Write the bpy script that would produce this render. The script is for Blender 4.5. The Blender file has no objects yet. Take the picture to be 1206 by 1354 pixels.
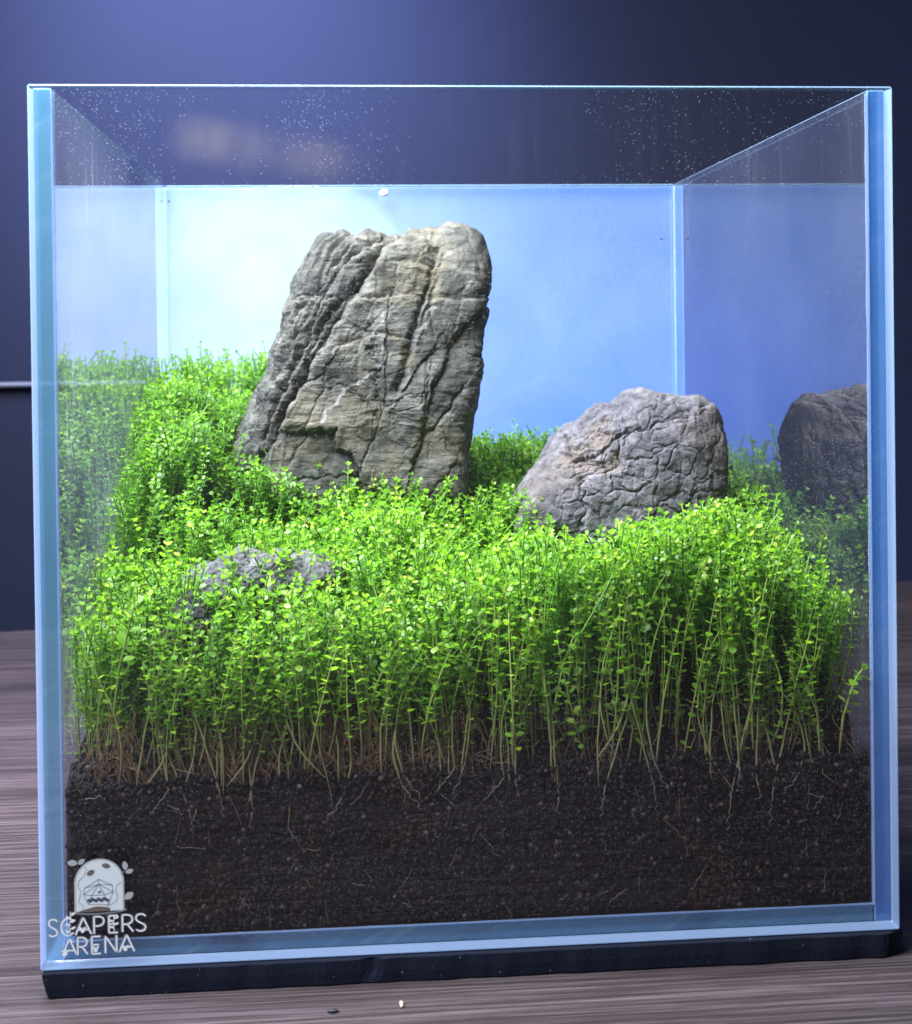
import bpy, bmesh, math, random
import numpy as np
from mathutils import Vector, Matrix

S = bpy.context.scene
C = S.collection
rng = np.random.default_rng(11)
random.seed(11)
R = math.radians

# ------------------------------------------------------------------ camera
cam_d = bpy.data.cameras.new('camera')
cam = bpy.data.objects.new('camera', cam_d); C.objects.link(cam); S.camera = cam
def cam_axes(yaw, pitch, roll):
    cy, sy, cp, sp = math.cos(yaw), math.sin(yaw), math.cos(pitch), math.sin(pitch)
    f = np.array([sy*cp, cy*cp, sp]); r = np.array([cy, -sy, 0.]); u = np.cross(r, f)
    cr, sr = math.cos(roll), math.sin(roll)
    return cr*r+sr*u, -sr*r+cr*u, f
ax_r, ax_u, ax_f = cam_axes(R(4.555), R(-.5326), R(-.71))
m = Matrix.Identity(4)
for i in range(3):
    m[i][0], m[i][1], m[i][2] = ax_r[i], ax_u[i], -ax_f[i]
m.translation = Vector((.0891, -.3862, .1765))
cam.matrix_world = m
cam_d.sensor_fit = 'VERTICAL'; cam_d.sensor_height = 36; cam_d.sensor_width = 36
cam_d.lens = 1776/1354*36
cam_d.shift_x = (603-602.5)/1354
cam_d.shift_y = (468-677)/1354
cam_d.clip_start = .02; cam_d.clip_end = 20
cam_d.dof.use_dof = True; cam_d.dof.focus_distance = .455; cam_d.dof.aperture_fstop = 22

# ------------------------------------------------------------------ world, lamps, exposure
W = bpy.data.worlds.new('World'); S.world = W; W.use_nodes = True
bg = W.node_tree.nodes['Background']
bg.inputs[0].default_value = (.24, .30, .62, 1); bg.inputs[1].default_value = .06
S.view_settings.view_transform = 'Standard'; S.view_settings.look = 'None'
S.view_settings.exposure = 0; S.view_settings.gamma = 1
S.cycles.max_bounces = 12; S.cycles.transparent_max_bounces = 24
S.cycles.glossy_bounces = 6; S.cycles.diffuse_bounces = 4; S.cycles.transmission_bounces = 6
S.cycles.use_denoising = True
S.cycles.sample_clamp_indirect = 4
S.cycles.caustics_reflective = False; S.cycles.caustics_refractive = False

def lamp(name, kind, loc, aim, power, color, size=.1, size_y=None, spot=None, blend=.5):
    d = bpy.data.lights.new(name, kind); d.energy = power; d.color = color
    if kind == 'AREA':
        d.size = size
        if size_y: d.shape = 'RECTANGLE'; d.size_y = size_y
    else:
        d.shadow_soft_size = size
    if spot: d.spot_size = R(spot); d.spot_blend = blend
    o = bpy.data.objects.new(name, d); C.objects.link(o)
    o.location = loc
    o.rotation_euler = (Vector(aim)-Vector(loc)).to_track_quat('-Z', 'Y').to_euler()
    return o
lamp('tank_lamp', 'AREA', (.005, .045, .47), (.125, .08, .1), 10.6, (.94, .98, 1), .36, .26)
lamp('corner_spot', 'SPOT', (.060, .362, .212), (.050, .25, .192), 6.2, (1, .68, .36), .03, spot=98, blend=1)
lamp('back_glow', 'AREA', (.20, .40, .11), (.15, .25, .13), 1.05, (.15, .33, 1), .16, .12)
lamp('room_fill', 'AREA', (-.55, -.45, .95), (.1, .05, .05), 28, (.74, .76, 1), .6)
for ax_, az_, pw_, an_ in ((-0.139, 0.481, 0.5, 4.2), (-0.122, 0.478, 0.55, 4.2), (-0.105, 0.475, 0.5, 4.2), (-0.088, 0.472, 0.45, 4.2), (-0.071, 0.469, 0.4, 4.2), (-0.054, 0.466, 0.33, 4.2), (-0.037, 0.463, 0.25, 4.2), (-0.021, 0.46, 0.15, 4.2), (-0.004, 0.457, 0.15, 4.2), (0.013, 0.454, 0.25, 4.2), (0.03, 0.451, 0.33, 4.2), (0.047, 0.448, 0.33, 4.2), (0.064, 0.445, 0.3, 4.2), (0.081, 0.442, 0.2, 4.2)):
    lamp('wall_patch_spot', 'SPOT', (.2+ax_*.3, -.75, .95), (ax_, -1.6, az_), pw_*240, (1, .84, .50), .01, spot=an_, blend=1)  # added narrow spots: warm patch on the unseen wall for the front pane's reflection
lamp('wall_glow', 'SPOT', (-.12, .30, .80), (-.02, .9, .46), 98, (.42, .54, 1), .1, spot=56, blend=1)
lamp('table_glow', 'SPOT', (-.60, .14, .36), (-.14, .24, -.01), 95, (.68, .66, 1), .3, spot=60, blend=1)

# ------------------------------------------------------------------ helpers
def link(name, me, mat=None, parent=None, smooth=True):
    o = bpy.data.objects.new(name, me); C.objects.link(o)
    if mat is not None and not me.materials: me.materials.append(mat)
    if smooth and len(me.polygons):
        me.polygons.foreach_set('use_smooth', np.ones(len(me.polygons), bool))
    if parent is not None: o.parent = parent
    return o
def tag(o, label=None, cat=None, group=None, kind=None):
    for k, v in (('label', label), ('category', cat), ('group', group), ('kind', kind)):
        if v: o[k] = v
    return o
def empty(name, loc=(0, 0, 0), rz=0):
    o = bpy.data.objects.new(name, None); C.objects.link(o)
    o.location = loc; o.rotation_euler = (0, 0, rz); o.empty_display_size = .01
    return o
def mesh_np(name, V, F):
    """V (n,3); F either list of arrays (k faces x n corners)"""
    me = bpy.data.meshes.new(name)
    if not isinstance(F, list): F = [F]
    V = np.asarray(V, np.float32)
    me.vertices.add(len(V)); me.vertices.foreach_set('co', V.ravel())
    loops = np.concatenate([f.ravel() for f in F]).astype(np.int32)
    sizes = np.concatenate([np.full(len(f), f.shape[1]) for f in F]).astype(np.int32)
    starts = np.concatenate([[0], np.cumsum(sizes)[:-1]]).astype(np.int32)
    me.loops.add(len(loops)); me.loops.foreach_set('vertex_index', loops)
    me.polygons.add(len(sizes)); me.polygons.foreach_set('loop_start', starts)
    me.update(calc_edges=True); me.validate()
    return me
def attr(me, name, vals):
    a = me.attributes.new(name, 'FLOAT', 'POINT'); a.data.foreach_set('value', np.asarray(vals, np.float32))
def bm_mesh(name, bm):
    bmesh.ops.recalc_face_normals(bm, faces=bm.faces)
    me = bpy.data.meshes.new(name); bm.to_mesh(me); bm.free(); return me
def box_bm(lo, hi, bevel=0, seg=1):
    bm = bmesh.new(); bmesh.ops.create_cube(bm, size=1)
    for v in bm.verts:
        v.co = Vector([(lo[i]+hi[i])/2 + v.co[i]*(hi[i]-lo[i]) for i in range(3)])
    if bevel: bmesh.ops.bevel(bm, geom=bm.edges[:], offset=bevel, segments=seg, affect='EDGES')
    return bm
# tubes along many paths: P (n,k,3), radius (n,k) -> verts, quads
def tubes(P, rad, sides=4):
    n, k, _ = P.shape
    T = np.gradient(P, axis=1); T /= np.linalg.norm(T, axis=2, keepdims=True)+1e-12
    ref = np.where(np.abs(T[..., 1:2]) < .8, np.array([0, 1., 0]), np.array([1., 0, 0]))
    A = np.cross(T, ref); A /= np.linalg.norm(A, axis=2, keepdims=True)+1e-12
    B = np.cross(T, A)
    ang = np.arange(sides)*2*np.pi/sides
    V = P[:, :, None]+rad[..., None, None]*(A[:, :, None]*np.cos(ang)[:, None]+B[:, :, None]*np.sin(ang)[:, None])
    idx = np.arange(n*k*sides).reshape(n, k, sides)
    a = idx[:, :-1]; b = idx[:, 1:]
    F = np.stack([a, np.roll(a, -1, 2), np.roll(b, -1, 2), b], -1).reshape(-1, 4)
    return V.reshape(-1, 3), F
# gradient noise
_perm = np.random.default_rng(3).permutation(256)
_perm = np.concatenate([_perm, _perm, _perm])
_grad = np.random.default_rng(4).normal(size=(256, 3)); _grad /= np.linalg.norm(_grad, axis=1, keepdims=True)
def noise(P):
    P = np.asarray(P, float); i = np.floor(P).astype(int); f = P-i; i &= 255
    u = f*f*f*(f*(f*6-15)+10); out = 0
    for dx in (0, 1):
        for dy in (0, 1):
            for dz in (0, 1):
                h = _perm[_perm[_perm[i[..., 0]+dx]+i[..., 1]+dy]+i[..., 2]+dz]
                g = (_grad[h]*(f-np.array([dx, dy, dz]))).sum(-1)
                w = (u[..., 0] if dx else 1-u[..., 0])*(u[..., 1] if dy else 1-u[..., 1])*(u[..., 2] if dz else 1-u[..., 2])
                out = out+w*g
    return out*1.5
def fbm(P, o=4, lac=2.03, gain=.5, ridged=False):
    t = 0; a = 1.; P = np.asarray(P, float)
    for k in range(o):
        v = noise(P+17.3*k)
        if ridged: v = .5-np.abs(v)
        t = t+a*v; a *= gain; P = P*lac
    return t
def smooth01(x): x = np.clip(x, 0, 1); return x*x*(3-2*x)
def polydist(X, Z, pts):
    """distance to a polyline and signed side (>0 right/below of travel)"""
    best = np.full(X.shape, 1e9); side = np.zeros(X.shape)
    for (x0, z0), (x1, z1) in zip(pts[:-1], pts[1:]):
        dx, dz = x1-x0, z1-z0; L = dx*dx+dz*dz
        t = np.clip(((X-x0)*dx+(Z-z0)*dz)/L, 0, 1)
        ex, ez = X-(x0+t*dx), Z-(z0+t*dz); d = np.hypot(ex, ez)
        s = np.sign(dx*ez-dz*ex)
        k = d < best; best = np.where(k, d, best); side = np.where(k, s, side)
    return best, side
def mm(pts): return [(a*1e-5, b*1e-5) for a, b in pts]

# ------------------------------------------------------------------ materials
class N:
    def __init__(s, name):
        s.m = bpy.data.materials.new(name); s.m.use_nodes = True; s.t = s.m.node_tree
        s.t.nodes.clear(); s.out = s.t.nodes.new('ShaderNodeOutputMaterial')
    def n(s, kind, ins=None, **props):
        nd = s.t.nodes.new('ShaderNode'+kind)
        for k, v in props.items(): setattr(nd, k, v)
        for k, v in (ins or {}).items():
            sock = nd.inputs[k]
            if hasattr(v, 'is_output') or isinstance(v, bpy.types.NodeSocket): s.t.links.new(v, sock)
            elif isinstance(v, bpy.types.Node): s.t.links.new(v.outputs[0], sock)
            else: sock.default_value = v
        return nd
    def coord(s, scale=(1, 1, 1), rot=(0, 0, 0), kind='Object'):
        tc = s.n('TexCoord')
        return s.n('Mapping', {'Vector': tc.outputs[kind], 'Scale': scale, 'Rotation': rot})
    def ramp(s, fac, stops, interp='LINEAR'):
        r = s.n('ValToRGB', {'Fac': fac}); cr = r.color_ramp; cr.interpolation = interp
        while len(cr.elements) < len(stops): cr.elements.new(.5)
        for e, (p, c) in zip(cr.elements, stops):
            e.position = p; e.color = c if len(c) == 4 else (*c, 1)
        return r
    def mixc(s, fac, a, b, blend='MIX'):
        nd = s.n('Mix', data_type='RGBA', blend_type=blend)
        for i, v in ((0, fac), (6, a), (7, b)):
            if isinstance(v, (bpy.types.Node, bpy.types.NodeSocket)):
                s.t.links.new(v.outputs[0] if isinstance(v, bpy.types.Node) else v, nd.inputs[i])
            else: nd.inputs[i].default_value = v if i == 0 else (*v, 1)
        return nd.outputs[2]
    def math(s, op, a, b=0., c=0., clamp=False):
        return s.n('Math', {0: a, 1: b, 2: c}, operation=op, use_clamp=clamp)
    def bump(s, h, strength=.3, dist=.001, normal=None):
        ins = {'Height': h, 'Strength': strength, 'Distance': dist}
        if normal is not None: ins['Normal'] = normal
        return s.n('Bump', ins)
    def done(s, shader):
        s.t.links.new(shader.outputs[0], s.out.inputs[0]); return s.m
    def bsdf(s, color, rough=.5, normal=None, **kw):
        ins = {'Roughness': rough}
        ins['Base Color'] = color if not isinstance(color, tuple) else (*color, 1)
        if normal is not None: ins['Normal'] = normal
        ins.update(kw)
        return s.n('BsdfPrincipled', ins)

def glass_mat(name, dust=0., streak=0., seed=0., VEIL=.003, both=False, tint=(.975, .99, .995)):
    k = N(name)
    geo = k.n('NewGeometry')
    ior = k.n('Mix', {0: geo.outputs['Backfacing'], 2: 1.47, 3: 1/1.47}, data_type='FLOAT')
    fr = k.n('Fresnel', {'IOR': ior.outputs[0]})
    tr = k.n('BsdfTransparent', {'Color': (*tint, 1)})
    gl = k.n('BsdfGlossy', {'Color': (1, 1, 1, 1), 'Roughness': .012})
    if both: fr = k.math('DIVIDE', k.math('MULTIPLY', fr, 2.), k.math('ADD', fr, 1.))     # both faces of the pane in one
    mix = k.n('MixShader', {0: fr, 1: tr, 2: gl})
    if dust or streak:
        df = k.n('BsdfDiffuse', {'Color': (.75, .8, .9, 1)})
        tl = k.n('BsdfTranslucent', {'Color': (.75, .8, .9, 1)})
        dm = k.n('MixShader', {0: .6, 1: df, 2: tl})
        co = k.coord((1, 1, 1)); co.inputs['Location'].default_value = (seed, seed*.7, seed*.3)
        # specks: tiny voronoi dots, only where the patchy mask and the cell's own number allow
        v = k.n('TexVoronoi', {'Vector': co, 'Scale': 1600., 'Randomness': 1.})
        sz = k.math('MULTIPLY', k.n('SeparateColor', {0: v.outputs['Color']}), .24)
        dot = k.math('LESS_THAN', v.outputs['Distance'], sz)
        sel = k.n('SeparateColor', {0: v.outputs['Color']})
        nz = k.n('TexNoise', {'Vector': co, 'Scale': 14., 'Detail': 3., 'Roughness': .6})
        thr = k.n('MapRange', {0: nz.outputs[0], 1: .44, 2: .68, 3: 1.0, 4: .52})
        keep = k.math('GREATER_THAN', sel.outputs[1], thr)
        sp = k.math('MULTIPLY', k.math('MULTIPLY', dot, keep), dust)
        # runs: thin vertical streaks of dried drops
        co2 = k.coord((260, 260, 14)); co2.inputs['Location'].default_value = (seed*31, 0, seed)
        n2 = k.n('TexNoise', {'Vector': co2, 'Scale': 1., 'Detail': 3., 'Roughness': .6})
        st = k.n('MapRange', {0: n2.outputs[0], 1: .56, 2: .80, 3: 0., 4: streak})
        n3 = k.n('TexNoise', {'Vector': co, 'Scale': 11., 'Detail': 2.})
        st = k.math('MULTIPLY', st, k.n('MapRange', {0: n3.outputs[0], 1: .42, 2: .66, 3: 0., 4: 1.}))
        veil = k.n('MapRange', {0: n3.outputs[0], 1: .3, 2: .8, 3: .002, 4: VEIL})
        tot = k.math('ADD', k.math('ADD', sp, st), veil, clamp=True)
        mix = k.n('MixShader', {0: tot, 1: mix, 2: dm})
    return k.done(mix)
def edge_mat(name, col, streaks=True, dark=(.12, .30, .50), light=(.55, .78, .95)):
    k = N(name)
    co = k.coord((1, 1, 1), (0, R(30), 0))
    w = k.n('TexNoise', {'Vector': k.n('Mapping', {'Vector': co, 'Scale': (25, 25, 230)}), 'Scale': 1., 'Detail': 2., 'Roughness': .5})
    big = k.n('TexNoise', {'Vector': k.coord((30, 30, 30)), 'Scale': 1., 'Detail': 3.})
    c = k.mixc(k.n('MapRange', {0: w.outputs[0], 1: .56, 2: .64}), col, light) if streaks else col
    c = k.mixc(k.n('MapRange', {0: big.outputs[0], 1: .50, 2: .68}), c, dark) if streaks else c
    cin = c if not isinstance(c, tuple) else (*c, 1)
    df = k.n('BsdfDiffuse', {'Color': cin})
    tl = k.n('BsdfTranslucent', {'Color': cin})
    a = k.n('MixShader', {0: .45, 1: df, 2: tl})
    gl = k.n('BsdfGlossy', {'Color': (1, 1, 1, 1), 'Roughness': .12})
    s_ = k.n('MixShader', {0: .10, 1: a, 2: gl})
    return k.done(k.n('MixShader', {0: .22, 1: s_, 2: k.n('BsdfTransparent', {'Color': (.7, .9, 1, 1)})}))
M = {}
M['pane_front'] = glass_mat('clear_glass_dusty', .42, .015, 0.)
M['pane_left'] = glass_mat('clear_glass_streaked', .3, .16, 3.1, .10, True)
M['pane_right'] = glass_mat('clear_glass_streaked_b', .5, .12, 7.7, .05, True)
M['pane_plain'] = glass_mat('clear_glass')
k = N('clear_glass_outside'); M['pane_outer'] = k.done(k.n('BsdfTransparent', {'Color': (.97, .985, .99, 1)}))
M['edge'] = edge_mat('glass_cut_edge', (.19, .45, .64), True, (.17, .42, .61), (.23, .50, .70))
M['edge_blue'] = edge_mat('glass_cut_edge_blue', (.11, .34, .80), True, (.09, .29, .73), (.14, .38, .84))
M['edge_clear'] = edge_mat('glass_polished_edge', (.50, .68, .95), False)
M['edge_floor'] = edge_mat('glass_cut_edge_dark', (.14, .34, .56), True, (.05, .13, .27), (.22, .45, .60))
k = N('glass_rim'); M['rim'] = k.done(k.n('MixShader', {0: .30, 1: k.n('BsdfTransparent', {'Color': (.80, .93, 1, 1)}), 2: k.bsdf((.45, .70, .92), .2)}))
k = N('glass_seam'); M['seam'] = k.done(k.n('MixShader', {0: .12, 1: k.n('BsdfTransparent', {'Color': (.85, .95, 1, 1)}), 2: k.bsdf((.4, .62, .85), .2)}))
k = N('silicone'); M['silicone'] = k.done(k.n('MixShader', {0: .30, 1: k.n('BsdfTransparent', {'Color': (.85, .92, 1, 1)}), 2: k.bsdf((.5, .65, .9), .3)}))
k = N('white_silicone'); M['white'] = k.done(k.bsdf((.82, .84, .84), .3))
# frosted film on the back
k = N('frosted_film')
nz = k.n('TexNoise', {'Vector': k.coord((1, 1, 1)), 'Scale': 26., 'Detail': 6., 'Roughness': .6})
c = k.mixc(k.n('MapRange', {0: nz.outputs[0], 1: .35, 2: .7}), (.41, .55, .81), (.50, .62, .87))
M['film'] = k.done(k.n('MixShader', {0: .72, 1: k.n('BsdfDiffuse', {'Color': c}), 2: k.n('BsdfTranslucent', {'Color': c})}))
# soil
k = N('dark_soil')
oi = k.n('Attribute', attribute_name='rnd')
nz = k.n('TexNoise', {'Vector': k.coord((1, 1, 1)), 'Scale': 45., 'Detail': 4.})
c = k.ramp(oi.outputs['Fac'], [(0, (.0012, .001, .0016)), (.55, (.0022, .0017, .0024)), (.93, (.006, .0047, .0062)), (.96, (.05, .025, .015)), (1, (.08, .07, .075))])
c2 = k.mixc(k.n('MapRange', {0: nz.outputs[0], 1: .58, 2: .72, 3: 0., 4: .6}), c.outputs[0], (.045, .020, .012))
b = k.n('TexNoise', {'Vector': k.coord((1, 1, 1)), 'Scale': 1500., 'Detail': 3.})
M['soil'] = k.done(k.bsdf(c2, .55, k.bump(b.outputs[0], .6, .0003), **{'Specular IOR Level': .16}))
# rocks
def rock_mat(name, dark, mid, light, warm, lam=0., rough=.75):
    k = N(name)
    co = k.coord((1, 1, 1))
    n1 = k.n('TexNoise', {'Vector': co, 'Scale': 38., 'Detail': 7., 'Roughness': .62})
    n2 = k.n('TexNoise', {'Vector': co, 'Scale': 260., 'Detail': 6., 'Roughness': .65})
    n3 = k.n('TexNoise', {'Vector': k.coord((60, 60, 420), (0, R(4), 0)), 'Scale': 1., 'Detail': 5., 'Roughness': .6, 'Distortion': .6})
    c = k.ramp(n1.outputs[0], [(.30, dark), (.48, mid), (.70, light)]).outputs[0]
    f2 = k.n('MapRange', {0: n2.outputs[0], 1: .35, 2: .68, 3: .48, 4: 1.5})
    c = k.mixc(1., c, k.n('CombineColor', {0: f2, 1: f2, 2: f2}).outputs[0], 'MULTIPLY')
    if lam:
        f3 = k.n('MapRange', {0: n3.outputs[0], 1: .38, 2: .62, 3: 1-lam, 4: 1+lam*.5})
        c = k.mixc(1., c, k.n('CombineColor', {0: f3, 1: f3, 2: f3}).outputs[0], 'MULTIPLY')
    nw = k.n('TexNoise', {'Vector': co, 'Scale': 23., 'Detail': 3.}); nw.inputs['Vector'].default_value = (0, 0, 0)
    wm = k.n('MapRange', {0: nw.outputs[0], 1: .54, 2: .70, 3: 0., 4: .55})
    c = k.mixc(wm, c, warm)
    at = k.n('Attribute', attribute_name='stain'); c = k.mixc(at.outputs['Fac'], c, warm)
    av = k.n('Attribute', attribute_name='vein'); c = k.mixc(av.outputs['Fac'], c, (.26, .26, .25))
    h = k.math('ADD', k.math('MULTIPLY', n2.outputs[0], .6), k.math('MULTIPLY', n3.outputs[0], .8*(lam > 0)))
    fine = k.n('TexNoise', {'Vector': co, 'Scale': 1100., 'Detail': 4., 'Roughness': .7})
    h = k.math('ADD', h, k.math('MULTIPLY', fine.outputs[0], .5))
    return k.done(k.bsdf(c, rough, k.bump(h, 1., .0014), **{'Specular IOR Level': .35}))
M['rock_tall'] = rock_mat('layered_olive_grey_stone', (.030, .032, .030), (.076, .076, .064), (.158, .150, .124), (.105, .086, .046), .36)
M['rock_round'] = rock_mat('cracked_purple_grey_stone', (.050, .047, .055), (.096, .090, .100), (.168, .156, .163), (.135, .105, .085))
M['rock_low'] = rock_mat('pitted_grey_stone', (.055, .055, .058), (.098, .098, .10), (.16, .155, .155), (.12, .10, .075))
M['rock_knob'] = rock_mat('dark_grey_stone', (.035, .035, .037), (.06, .06, .062), (.10, .10, .10), (.07, .06, .045))
# leaves
def leaf_mat(name, source):
    k = N(name)
    if source == 'object': r = k.n('ObjectInfo').outputs['Random']
    else: r = k.n('Attribute', attribute_name='rnd').outputs['Fac']
    c = k.ramp(r, [(0, (.085, .215, .020)), (.45, (.175, .37, .024)), (.82, (.26, .47, .030)), (.95, (.33, .49, .04)), (1, (.37, .40, .08))]).outputs[0]
    ct = k.mixc(1., c, (1.6, 1.65, 1.3), 'MULTIPLY')
    p = k.bsdf(c, .40, **{'Specular IOR Level': .7})
    t = k.n('BsdfTranslucent', {'Color': ct})
    return k.done(k.n('MixShader', {0: .55, 1: p, 2: t}))
M['leaf'] = leaf_mat('plant_leaf', 'object'); M['leaf_mass'] = leaf_mat('plant_leaf_mass', 'attr')
def stem_mat(name, lo, hi, z0, z1):
    k = N(name)
    g = k.n('SeparateXYZ', {0: k.n('NewGeometry').outputs['Position']})
    f = k.n('MapRange', {0: g.outputs['Z'], 1: z0, 2: z1})
    nz = k.n('TexNoise', {'Vector': k.coord((1, 1, 1)), 'Scale': 300.})
    f2 = k.math('ADD', f, k.n('MapRange', {0: nz.outputs[0], 3: -.35, 4: .35}), clamp=True)
    c = k.mixc(f2, lo, hi)
    return k.done(k.n('MixShader', {0: .25, 1: k.bsdf(c, .4), 2: k.n('BsdfTranslucent', {'Color': c})}))
M['stem'] = stem_mat('pale_stem', (.27, .23, .11), (.30, .40, .08), .048, .075)
M['stem_mass'] = stem_mat('green_stem', (.20, .19, .06), (.12, .28, .03), .05, .080)
k = N('root_thread'); M['root'] = k.done(k.bsdf((.20, .165, .12), .55))
k = N('brown_root'); M['brown_root'] = k.done(k.bsdf((.20, .115, .055), .6))
k = N('dead_leaf'); M['dead'] = k.done(k.bsdf((.13, .06, .035), .6))
# foam
k = N('black_foam')
nz = k.n('TexNoise', {'Vector': k.coord((1, 1, 1)), 'Scale': 900., 'Detail': 4.})
v = k.n('TexVoronoi', {'Vector': k.coord((1, 1, 1)), 'Scale': 420.})
d = k.math('LESS_THAN', v.outputs['Distance'], k.math('MULTIPLY', k.n('SeparateColor', {0: v.outputs['Color']}), .11))
c = k.mixc(k.math('MULTIPLY', d, .35), (.007, .010, .019), (.4, .42, .46))
M['foam'] = k.done(k.bsdf(c, .85, k.bump(nz.outputs[0], .3, .0004), **{'Specular IOR Level': .15}))
# table
k = N('dark_wenge_laminate')
TR = R(-6)
n1 = k.n('TexNoise', {'Vector': k.coord((11, 800, 1), (0, 0, TR)), 'Scale': 1., 'Detail': 6., 'Roughness': .65, 'Distortion': .25})
n2 = k.n('TexNoise', {'Vector': k.coord((70, 1700, 1), (0, 0, TR)), 'Scale': 1., 'Detail': 4., 'Roughness': .6})
n3 = k.n('TexNoise', {'Vector': k.coord((2.2, 42, 1), (0, 0, TR)), 'Scale': 1., 'Detail': 4., 'Distortion': .8})
c = k.ramp(n1.outputs[0], [(.28, (.015, .010, .011)), (.47, (.044, .032, .033)), (.64, (.105, .083, .088))]).outputs[0]
f3 = k.n('MapRange', {0: n3.outputs[0], 1: .3, 2: .7, 3: .55, 4: 1.25})
c = k.mixc(1., c, k.n('CombineColor', {0: f3, 1: f3, 2: f3}).outputs[0], 'MULTIPLY')
pore = k.n('MapRange', {0: n2.outputs[0], 1: .56, 2: .68, 3: 0., 4: .9})
c = k.mixc(pore, c, (.02, .014, .012))
rr = k.n('MapRange', {0: n1.outputs[0], 1: .3, 2: .7, 3: .34, 4: .50})
M['table'] = k.done(k.bsdf(c, rr, k.bump(k.math('SUBTRACT', n1.outputs[0], n2.outputs[0]), .25, .0006)))
k = N('navy_wall')
nz = k.n('TexNoise', {'Vector': k.coord((1, 1, 1)), 'Scale': 5., 'Detail': 5.})
M['wall'] = k.done(k.bsdf(k.mixc(k.n('MapRange', {0: nz.outputs[0], 1: .3, 2: .7}), (.0042, .0082, .036), (.007, .0122, .046)), .7))
k = N('beige_wall'); M['room'] = k.done(k.bsdf((.30, .28, .26), .8))
k = N('pale_rail'); M['rail'] = k.done(k.bsdf((.42, .42, .50), .5))

# ------------------------------------------------------------------ setting: table top, wall
TZ = -.008
ed0, ed1 = Vector((-1.6, .3005)), Vector((1.6, .7464))
bm = bmesh.new()
pts = [(-1.6, -1.2), (1.6, -1.2), ed1, ed0]
lo = [bm.verts.new((p[0], p[1], TZ-.03)) for p in pts]; hi = [bm.verts.new((p[0], p[1], TZ)) for p in pts]
bm.faces.new(hi); bm.faces.new(lo)
for i in range(4): bm.faces.new((lo[i], lo[(i+1) % 4], hi[(i+1) % 4], hi[i]))
bmesh.ops.bevel(bm, geom=[e for e in bm.edges if abs(e.verts[0].co.z-e.verts[1].co.z) < 1e-6 and e.verts[0].co.z > TZ-.01], offset=.0015, segments=2, affect='EDGES')
tag(link('table_top', bm_mesh('table_top', bm), M['table'], smooth=False), kind='structure')
bm = box_bm((-2.2, .90, -.75), (2.4, .92, 1.6))
tag(link('wall', bm_mesh('wall', bm), M['wall'], smooth=False), kind='structure')
bm = box_bm((-1.6, -1.62, -.75), (1.8, -1.6, 1.6))
tag(link('room_wall', bm_mesh('room_wall', bm), M['room'], smooth=False), kind='structure')
bm = box_bm((-.90, .884, .1395), (-.10, .8995, .1435), .0012, 2)
tag(link('wall_rail', bm_mesh('wall_rail', bm), M['rail']), 'thin pale rail fixed to the dark wall left of the tank', 'rail')

# ------------------------------------------------------------------ foam mat under the tank
FW = .2515
bm = bmesh.new()
nx, ny = 150, 8
def foam_pt(u, s):           # outline of the mat, u along the four sides
    pass
xs = np.linspace(0, 1, nx)
ring = []
for x in xs: ring.append((.0012+x*(FW-.0012), -.0008+.0009*float(noise(np.array([x*34, 0, .5])))*.6))
for y in np.linspace(0, 1, 20)[1:]: ring.append((FW, -.0008+y*.252))
for x in xs[::6]: ring.append((FW-x*(FW-.0012), .2515))
for y in np.linspace(0, 1, 20)[1:-1]: ring.append((.0012, .2515-y*.252))
layers = [(TZ, .0007, 0), (TZ+.0005, .0002, 1), (-.0042, 0, 1), (-.0008, 0, 1), (-.0004, .0004, 0)]
cx, cy = .125, .125
vs = []
for zi, (z, ins, j) in enumerate(layers):
    row = []
    for i, (x, y) in enumerate(ring):
        front = i < nx
        xx, yy = x, y
        d = Vector((cx-x, cy-y)); d = Vector((np.sign(d.x)*(abs(d.x) > .12), np.sign(d.y)*(abs(d.y) > .12)))
        xx += d.x*ins; yy += d.y*ins
        if front:
            yy += .00008*float(noise(np.array([x*300, z*200, 3.])))*j
            if abs(x-.0935) < .0030 and zi in (2, 3): yy += .0008*(1-abs(x-.0935)/.0030)       # torn nick
            if abs(x-.1665) < .0008: yy += .0004*(1-abs(x-.1665)/.0008)                          # seam
        xx += (z-TZ-.004)*-.22*(x < .02)*1.0 if x < .02 else 0
        if x > .246 and front: yy += (x-.246)*.35
        row.append(bm.verts.new((xx, yy, z)))
    vs.append(row)
nr = len(ring)
for a, b in zip(vs[:-1], vs[1:]):
    for i in range(nr): bm.faces.new((a[i], a[(i+1) % nr], b[(i+1) % nr], b[i]))
bm.faces.new(vs[-1]); bm.faces.new(list(reversed(vs[0])))
tag(link('foam_mat', bm_mesh('foam_mat', bm), M['foam'], smooth=False), 'black foam mat with a torn front edge lying under the glass tank', 'mat')

# ------------------------------------------------------------------ glass tank
SZ, T = .2503, .0055
tank = tag(empty('glass_tank', (0, 0, 0)), 'open rimless clear glass cube aquarium planted with green stems and stones', 'aquarium')
def pane(name, lo, hi, thin, face_mat, edge, front_edge=None, bevel=.0004, rim=None, outer=0):
    bm = box_bm(lo, hi, bevel)
    me = bm_mesh(name, bm)
    for mt in (face_mat, edge, front_edge or edge, rim or edge, M['pane_outer'], M['seam']): me.materials.append(mt)
    for p in me.polygons:
        a = abs(p.normal[thin])
        p.material_index = (4 if outer and p.normal[thin]*outer > .9 else 0) if a > .9 else (2 if p.normal[1] < -.9 else (3 if p.normal[2] > .5 else (5 if p.normal[1] > .9 else 1)))
    return link(name, me, None, tank, smooth=False)
g = .0002
pane('front_pane', (0, 0, 0), (SZ, T, SZ), 1, M['pane_front'], M['edge_clear'], rim=M['rim'])
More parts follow.
